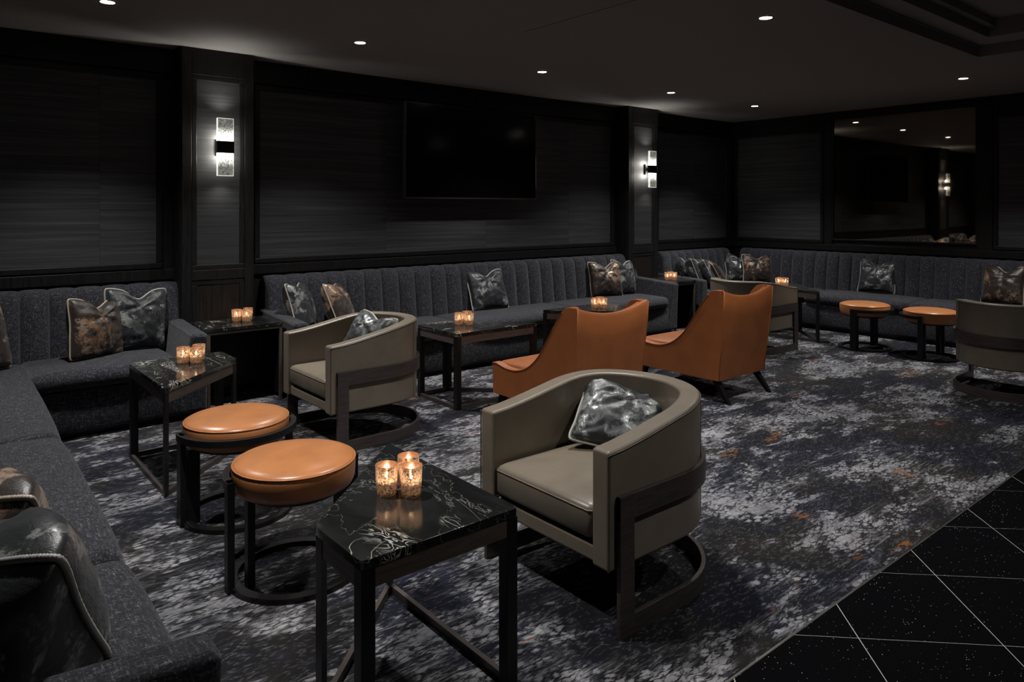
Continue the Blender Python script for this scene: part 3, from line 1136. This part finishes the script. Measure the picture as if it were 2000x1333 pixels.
# ------------------------------------------------------------------ round stools
def make_stool(label, loc, rz, group='tan leather round stools'):
    t = thing('round_stool', label, 'stool', loc, rz, group)
    seat = obj('seat', MB().lathe([(0.10, 0.358), (0.212, 0.358), (0.233, 0.368), (0.2425, 0.390), (0.2455, 0.440), (0.2430, 0.4625),
                                   (0.232, 0.4715), (0.205, 0.480), (0.15, 0.487), (0.06, 0.490), (0.01, 0.490)], 56), M['tan'], t, smooth=75)
    ring = [(0.2432 * math.cos(2 * math.pi * k / 72), 0.2432 * math.sin(2 * math.pi * k / 72), 0.4620) for k in range(72)]
    obj('piping', MB().tube(ring, 0.003, 6, closed=True), M['tan'], seat, smooth=180)
    obj('seat_plate', MB().lathe([(0.195, 0.342), (0.202, 0.3595)], 40), M['iron'], t)
    obj('floor_ring', MB().lathe([(0.222, 0.0), (0.262, 0.0), (0.262, 0.022), (0.222, 0.022), (0.222, 0.0)], 56, cap0=False, cap1=False), M['iron'], t, smooth=40)
    arc = [(0.26 * math.cos(R(a_)), 0.26 * math.sin(R(a_)), math.cos(R(a_)), math.sin(R(a_))) for a_ in range(-184, 5, 4)]
    obj('half_ring', MB().sweep(arc, -0.008, 0.020, 0.402, 0.432), M['iron'], t, smooth=40)
    # a wide post at one end of the half ring, a pair of narrow ones at the other
    obj('post', MB().box(-0.272, -0.246, -0.032, 0.032, 0.0, 0.432), M['iron'], t, bevel=0.002)
    obj('post', MB().box(-0.240, -0.180, -0.02, 0.02, 0.0, 0.343), M['iron'], t, bevel=0.002)
    obj('post', MB().box(0.250, 0.278, -0.02, 0.02, 0.0, 0.432), M['iron'], t, bevel=0.002)
    obj('post', MB().box(0.170, 0.200, -0.02, 0.02, 0.0, 0.343), M['iron'], t, bevel=0.002)
    return t


make_stool('tan leather round stool next to the left marble table, farther of the near pair', (1.235, 3.61, 0), 0)
make_stool('tan leather round stool next to the nearest marble table, the largest in view', (1.215, 2.865, 0), math.pi)
make_stool('tan leather round stool near the far right banquette, left of its pair', (7.82, 3.53, 0), 0)
make_stool('tan leather round stool near the far right banquette, right of its pair', (7.82, 2.88, 0), math.pi)


# ------------------------------------------------------------------ wedge-shaped marble tables
TH = 0.567


def make_table(label, loc, rz):
    """plan: long side on +x (y -0.40..0.40), short side on -x (y -0.40..-0.115), slanted edge between"""
    t = thing('marble_side_table', label, 'table', loc, rz, group='wedge-shaped marble tables')
    x0, x1, y0, y1, ym = -0.272, 0.272, -0.40, 0.40, -0.115
    q = [(x0, y0), (x1, y0), (x1, y1), (x0, ym)]
    # soften the corners of the slab
    rq = []
    for i in range(4):
        p, a, b = Vector(q[i]), Vector(q[i - 1]), Vector(q[(i + 1) % 4])
        da, db = (a - p).normalized(), (b - p).normalized()
        for k in range(4):
            f = k / 3
            rq.append(tuple(p + da * 0.022 * (1 - f) ** 2 + db * 0.022 * f ** 2))
    obj('marble_top', MB().prism(rq, TH - 0.027, TH), M['marble'], t, smooth=30, bevel=0.002)

    def inset(d):
        out = []
        for i in range(4):
            p, a, b = Vector(q[i]), Vector(q[i - 1]), Vector(q[(i + 1) % 4])
            e0, e1 = (p - a).normalized(), (b - p).normalized()
            n0, n1 = Vector((-e0.y, e0.x)), Vector((-e1.y, e1.x))
            bis = (n0 + n1)
            out.append(tuple(p + bis * (d / (1 + n0.dot(n1)))))
        return out
    o_, i_ = inset(0.004), inset(0.022)
    ol, il = inset(0.003), inset(0.045)
    for k in range(4):
        j = (k + 1) % 4
        pl = [o_[k], o_[j], i_[j], i_[k]]
        obj('apron_rail', MB().prism(pl, TH - 0.082, TH - 0.028), M['bronze'], t)
        obj('floor_bar', MB().prism(pl, 0.0, 0.030), M['bronze_wood'], t)
    for k in range(4):
        a, b = Vector(q[k - 1]), Vector(q[(k + 1) % 4])
        p = Vector(ol[k])
        da, db = (a - p).normalized(), (b - p).normalized()
        w = 0.042
        if k == 2:
            w2 = 0.036
        else:
            w2 = w
        c_ = [p, p + db * w2, p + db * w2 + da * w2, p + da * w2]
        pl = [tuple(v) for v in c_]
        area = sum(pl[m][0] * pl[(m + 1) % 4][1] - pl[(m + 1) % 4][0] * pl[m][1] for m in range(4))
        if area < 0:
            pl = pl[::-1]
        obj('leg', MB().prism(pl, 0.0, TH - 0.028), M['iron'], t, bevel=0.0015)
    return t


# loc is the plan centre
make_table('wedge-shaped black marble table nearest the camera with three copper votives', (1.180, 2.115, 0), 0)
make_table('wedge-shaped black marble table before the left banquette, behind the near stools', (1.270, 4.395, 0), math.pi)
make_table('wedge-shaped black marble table between the left armchair and first orange chair', (3.485, 4.625, 0), -math.pi / 2)
make_table('wedge-shaped black marble table partly hidden behind the first orange chair', (4.80, 4.60, 0), math.pi / 2)
make_table('wedge-shaped black marble table behind the farther orange chair, near the mirror wall', (7.975, 4.36, 0), math.pi)


# ------------------------------------------------------------------ console tables beside the pilasters
def make_console(label, u0, u1, v0, v1, z):
    t = thing('console_table', label, 'table', ((u0 + u1) / 2, (v0 + v1) / 2, 0), group='marble consoles before the pilasters')
    w, d = (u1 - u0) / 2, (v1 - v0) / 2
    obj('marble_top', MB().box(-w, w, -d, d, z - 0.022, z), M['marble'], t, bevel=0.002)
    eb = MB()
    eb.box(-w + 0.004, w - 0.004, -d + 0.004, -d + 0.02, z - 0.046, z - 0.0225)
    eb.box(-w + 0.004, -w + 0.02, -d + 0.02, d - 0.002, z - 0.046, z - 0.0225)
    eb.box(w - 0.02, w - 0.004, -d + 0.02, d - 0.002, z - 0.046, z - 0.0225)
    obj('edge_band', eb, M['steel_edge'], t)
    for sx in (-1, 1):
        for sy in (-1, 1):
            x, y = sx * (w - 0.014), sy * (d - 0.014)
            obj('leg', MB().box(x - 0.010, x + 0.010, y - 0.010, y + 0.010, 0, z - 0.046), M['bronze'], t)
        x = sx * (w - 0.014)
        obj('side_panel', MB().box(x - 0.006, x + 0.006, -d + 0.026, d - 0.026, 0.04, z - 0.046), M['black'], t)
    obj('back_panel', MB().box(-w + 0.026, w - 0.026, d - 0.02, d - 0.006, 0.06, z - 0.046), M['black'], t)
    return t


make_console('marble console table between two banquettes below the left sconce', 1.665, 2.235, 5.50, VP - 0.004, 0.602)
make_console('marble console table between two banquettes below the far sconce', 7.05, 7.455, 5.42, VP - 0.004, 0.600)


# ------------------------------------------------------------------ votive candles
def make_votive(label, loc, group, h=0.098, r_=0.037, power=0.10):
    t = thing('votive_candle', label, 'candle', loc, random.uniform(0, 6), group)
    w = 0.0022
    prof = [(0.004, 0.0), (r_ * 0.78, 0.0), (r_ * 0.86, 0.004), (r_ * 0.90, 0.02), (r_, h), (r_ - w, h + 0.0006), (r_ * 0.90 - w, 0.022), (r_ * 0.8, 0.009), (0.004, 0.008)]
    obj('glass_cup', MB().lathe(prof, 28), M['votive'], t, smooth=60)
    zc = h * 0.46
    obj('wax', MB().lathe([(0.004, 0.0095), (r_ * 0.76, 0.0095), (r_ * 0.80, zc), (0.004, zc + 0.001)], 20), M['wax'], t, smooth=50)
    obj('flame', MB().lathe([(0.0008, zc + 0.006), (0.0042, zc + 0.011), (0.0048, zc + 0.016), (0.003, zc + 0.025), (0.0004, zc + 0.034)], 10), M['flame'], t, smooth=180)
    if power:
        ld = bpy.data.lights.new('candle_glow', 'POINT')
        ld.energy = power
        ld.color = (1.0, 0.82, 0.62)
        ld.shadow_soft_size = 0.008
        lo = bpy.data.objects.new('glow', ld)
        COL.objects.link(lo)
        lo.parent = t
        lo.location = (0, 0, zc + 0.022)
    return t


CAM_F = Vector((math.cos(R(50.3)), math.sin(R(50.3)), 0))
CAM_R = Vector((math.sin(R(50.3)), -math.cos(R(50.3)), 0))


def votives(u, v, z, where, gap=0.040):
    g = 'copper votives ' + where
    c0 = Vector((u, v, 0))
    for off, lab in ((-CAM_R * gap, 'left of three copper mercury glass votives '),
                     (CAM_R * gap - CAM_F * 0.006, 'right of three copper mercury glass votives '),
                     (CAM_R * gap * 0.75 + CAM_F * 0.086 - CAM_R * 0.012, 'rearmost of three copper mercury glass votives ')):
        p = c0 + off
        make_votive(lab + where, (p.x, p.y, z), g, power=0.06 if lab[:4] != 'rear' else 0.0)


def PX(x, y, z):
    """plan position of the point seen at photograph pixel x,y at height z (layout aid)"""
    d = FPX * (1.5 - z) / (y - 405.0)
    l = (x - 1000.0) / FPX * d
    p = CAM_F * d + CAM_R * l
    return p.x, p.y


votives(1.217, 2.04, TH, 'on the nearest marble table')
votives(1.275, 4.545, TH, 'on the left marble table')
votives(3.36, 4.64, TH, 'on the table before the long banquette')
votives(4.86, 4.60, TH, 'on the table behind the first orange chair')
votives(7.90, 4.53, TH, 'on the far table near the mirror wall')
votives(1.985, 5.70, 0.602, 'on the left console')
votives(7.19, 5.60, 0.600, 'on the far console')


# ------------------------------------------------------------------ cushions
def make_pillow(label, loc, yaw, lean, kind, seed, size=0.44, roll=0.0, chop=0.10, thick=0.108, wr=1.0, hh=None, rope=0.0060):
    """stands in the local xz plane on its lower edge, facing -y"""
    t = thing('throw_pillow', label, 'cushion', loc, group=('silver' if kind == 's' else 'bronze') + ' foil throw pillows')
    t.rotation_mode = 'XYZ'
    mt = Matrix.Rotation(yaw, 4, 'Z') @ Matrix.Rotation(-lean, 4, 'X') @ Matrix.Rotation(roll, 4, 'Y')
    t.rotation_euler = mt.to_euler('XYZ')
    rnd = random.Random(seed)
    n = 30
    hs = size / 2
    hv = (hh or size) / 2
    so = Vector((seed * 3.1, seed * 1.7, 0.3))

    def outline(a, b):
        x = hs * a * (1 - 0.085 * (1 - b * b))
        z = hv * b * (1 - 0.085 * (1 - a * a))
        if b > 0:
            z -= size * chop * 1.5 * math.exp(-((a - 0.06) / 0.34) ** 2) * b ** 2
        k_ = 1 - 0.055 * (a * a * b * b) ** 4
        x, z = x * k_, z * k_
        x += 0.006 * mnoise.noise(Vector((a * 1.7, b * 1.7, seed)))
        return x, z + hv * 0.965

    grid = {}
    mb = MB()
    vs_, fs_ = [], []
    for side in (-1, 1):
        for i in range(n + 1):
            for j in range(n + 1):
                a, b = -1 + 2 * i / n, -1 + 2 * j / n
                a = math.sin(a * math.pi / 2) * 0.35 + a * 0.65
                b = math.sin(b * math.pi / 2) * 0.35 + b * 0.65
                border = i in (0, n) or j in (0, n)
                if side == 1 and border:
                    grid[(1, i, j)] = grid[(-1, i, j)]
                    continue
                x, z = outline(a, b)
                e = max(0.0, (1 - a * a)) * max(0.0, (1 - b * b))
                th = thick * e ** 0.36
                if b > -0.2:
                    th *= 1 - 2.6 * chop * math.exp(-((a - 0.06) / 0.28) ** 2) * max(0, b + 0.2)
                # creases running in from the corners and the dent
                cr = abs(mnoise.noise(Vector((a * 4.2, b * 4.2, 0)) + so)) * 0.9 + 0.22 * mnoise.noise(Vector((a * 8, b * 8, 1)) + so)
                ang = math.atan2(b - 0.5, a)
                cr += 0.5 * math.sin(ang * 7 + seed) * math.exp(-((a * a + (b - 0.55) ** 2) / 0.5))
                sag = 0.019 * cr * wr * min(1, e * 3)
                y = side * max(0.0, th - sag if not border else 0)
                if border:
                    y = 0.0
                grid[(side, i, j)] = len(vs_)
                vs_.append((x, y, z))
    for side in (-1, 1):
        for i in range(n):
            for j in range(n):
                q = (grid[(side, i, j)], grid[(side, i + 1, j)], grid[(side, i + 1, j + 1)], grid[(side, i, j + 1)])
                fs_.append(q if side == -1 else q[::-1])
    mb.add(vs_, fs_)
    obj('cover', mb, M['foil_silver' if kind == 's' else 'foil_bronze'], t, smooth=180)
    per = [(i, 0) for i in range(n)] + [(n, j) for j in range(n)] + [(i, n) for i in range(n, 0, -1)] + [(0, j) for j in range(n, 0, -1)]
    pts = []
    for i, j in per:
        p = Vector(vs_[grid[(-1, i, j)]])
        q = p - Vector((0, 0, hv * 0.965))
        pts.append(tuple(p + Vector((q.x, 0, q.z)).normalized() * 0.003))
    # resample densely so that the twist of the rope shows
    dense = []
    for k in range(len(pts)):
        a, b = Vector(pts[k]), Vector(pts[(k + 1) % len(pts)])
        m_ = 5
        for s in range(m_):
            dense.append(tuple(a.lerp(b, s / m_)))
    obj('rope_piping', MB().tube(dense, rope, 8, closed=True, lobes=3, twist=330), M['cord' if kind == 's' else 'cord_bronze'], t, smooth=180)
    return t


S = SEAT_Z + 0.006
# left corner banquette
make_pillow('bronze foil pillow with grey cord on the short left back banquette', (0.985, 5.69, S), R(31), R(9), 'b', 1, 0.42, roll=R(5))
make_pillow('silver foil pillow beside the bronze one against the short banquette arm', (1.25, 5.83, S), R(14), R(6), 's', 2, 0.455, roll=R(5))
make_pillow('bronze foil pillow cut off by the left edge of the photograph', (0.33, 5.58, S), R(40), R(14), 'b', 3, 0.45)
make_pillow('dark silver foil pillow in the bottom left corner leaning on the near arm', (0.164, 2.008, S), R(146), R(36), 's', 4, 0.46, roll=R(-3), thick=0.21, rope=0.0078)
make_pillow('bronze foil pillow behind the bottom left silver pillow', (0.142, 2.50, S), R(152), R(40), 'b', 5, 0.44, roll=R(-4), thick=0.18, rope=0.0078)
# long back banquette
make_pillow('silver foil pillow leaning at the left end of the long banquette', (2.539, 5.749, S), R(50), R(17), 's', 6, 0.43, roll=R(4))
make_pillow('bronze foil pillow near the left end of the long banquette', (2.874, 5.683, S), R(50), R(23), 'b', 7, 0.42, roll=R(6))
make_pillow('silver foil pillow standing alone in the middle of the long banquette', (4.54, 5.80, S), R(-10), R(23), 's', 8, 0.43, roll=R(-2))
make_pillow('bronze foil pillow at the right end of the long banquette', (6.23, 5.77, S), R(-18), R(15), 'b', 9, 0.42)
make_pillow('silver foil pillow at the right end of the long banquette, behind the bronze one', (6.56, 5.79, S), R(8), R(12), 's', 10, 0.42, roll=R(5))
# right corner banquette
make_pillow('black silver pillow behind the far arm, leftmost of three in a row', (7.79, 5.655, S), R(59), R(22), 's', 11, 0.42, roll=R(3))
make_pillow('black silver pillow behind the far arm, middle of three in a row', (7.958, 5.537, S), R(56), R(27), 's', 12, 0.42, roll=R(3))
make_pillow('bronze foil pillow behind the far arm, rightmost of three in a row', (8.087, 5.48, S), R(50), R(31), 'b', 13, 0.40, roll=R(-5))
make_pillow('silver foil pillow left of the bronze one in the far corner', (8.95, 5.75, S), R(-44), R(22), 's', 14, 0.42)
make_pillow('bronze foil pillow with silver cord in the far corner', (8.98, 5.50, S), R(-44), R(17), 'b', 15, 0.41)
make_pillow('silver foil pillow standing alone on the mirror wall banquette', (9.01, 3.935, S), R(-82), R(21), 's', 16, 0.43)
make_pillow('bronze foil pillow on the right banquette, cut by the right edge', (9.01, 2.62, S), R(-100), R(16), 'b', 17, 0.43)
# on the chairs
make_pillow('silver foil pillow with rope edge in the foreground taupe armchair', (2.33, 2.085, 0.45), R(-42), R(44), 's', 18, 0.46, roll=R(16), chop=0.03, hh=0.34, thick=0.075)
make_pillow('silver foil pillow in the taupe armchair left of the long banquette', (2.27, 4.36, 0.45), R(-80), R(30), 's', 19, 0.40, roll=R(5), chop=0.06, hh=0.38)
make_pillow('dark silver pillow glimpsed on the seat of the first orange chair', (3.56, 3.76, 0.405), R(180), R(48), 's', 20, 0.40)
make_pillow('bronze pillow glimpsed on the seat of the farther orange chair', (5.10, 3.66, 0.405), R(180), R(48), 'b', 21, 0.40)
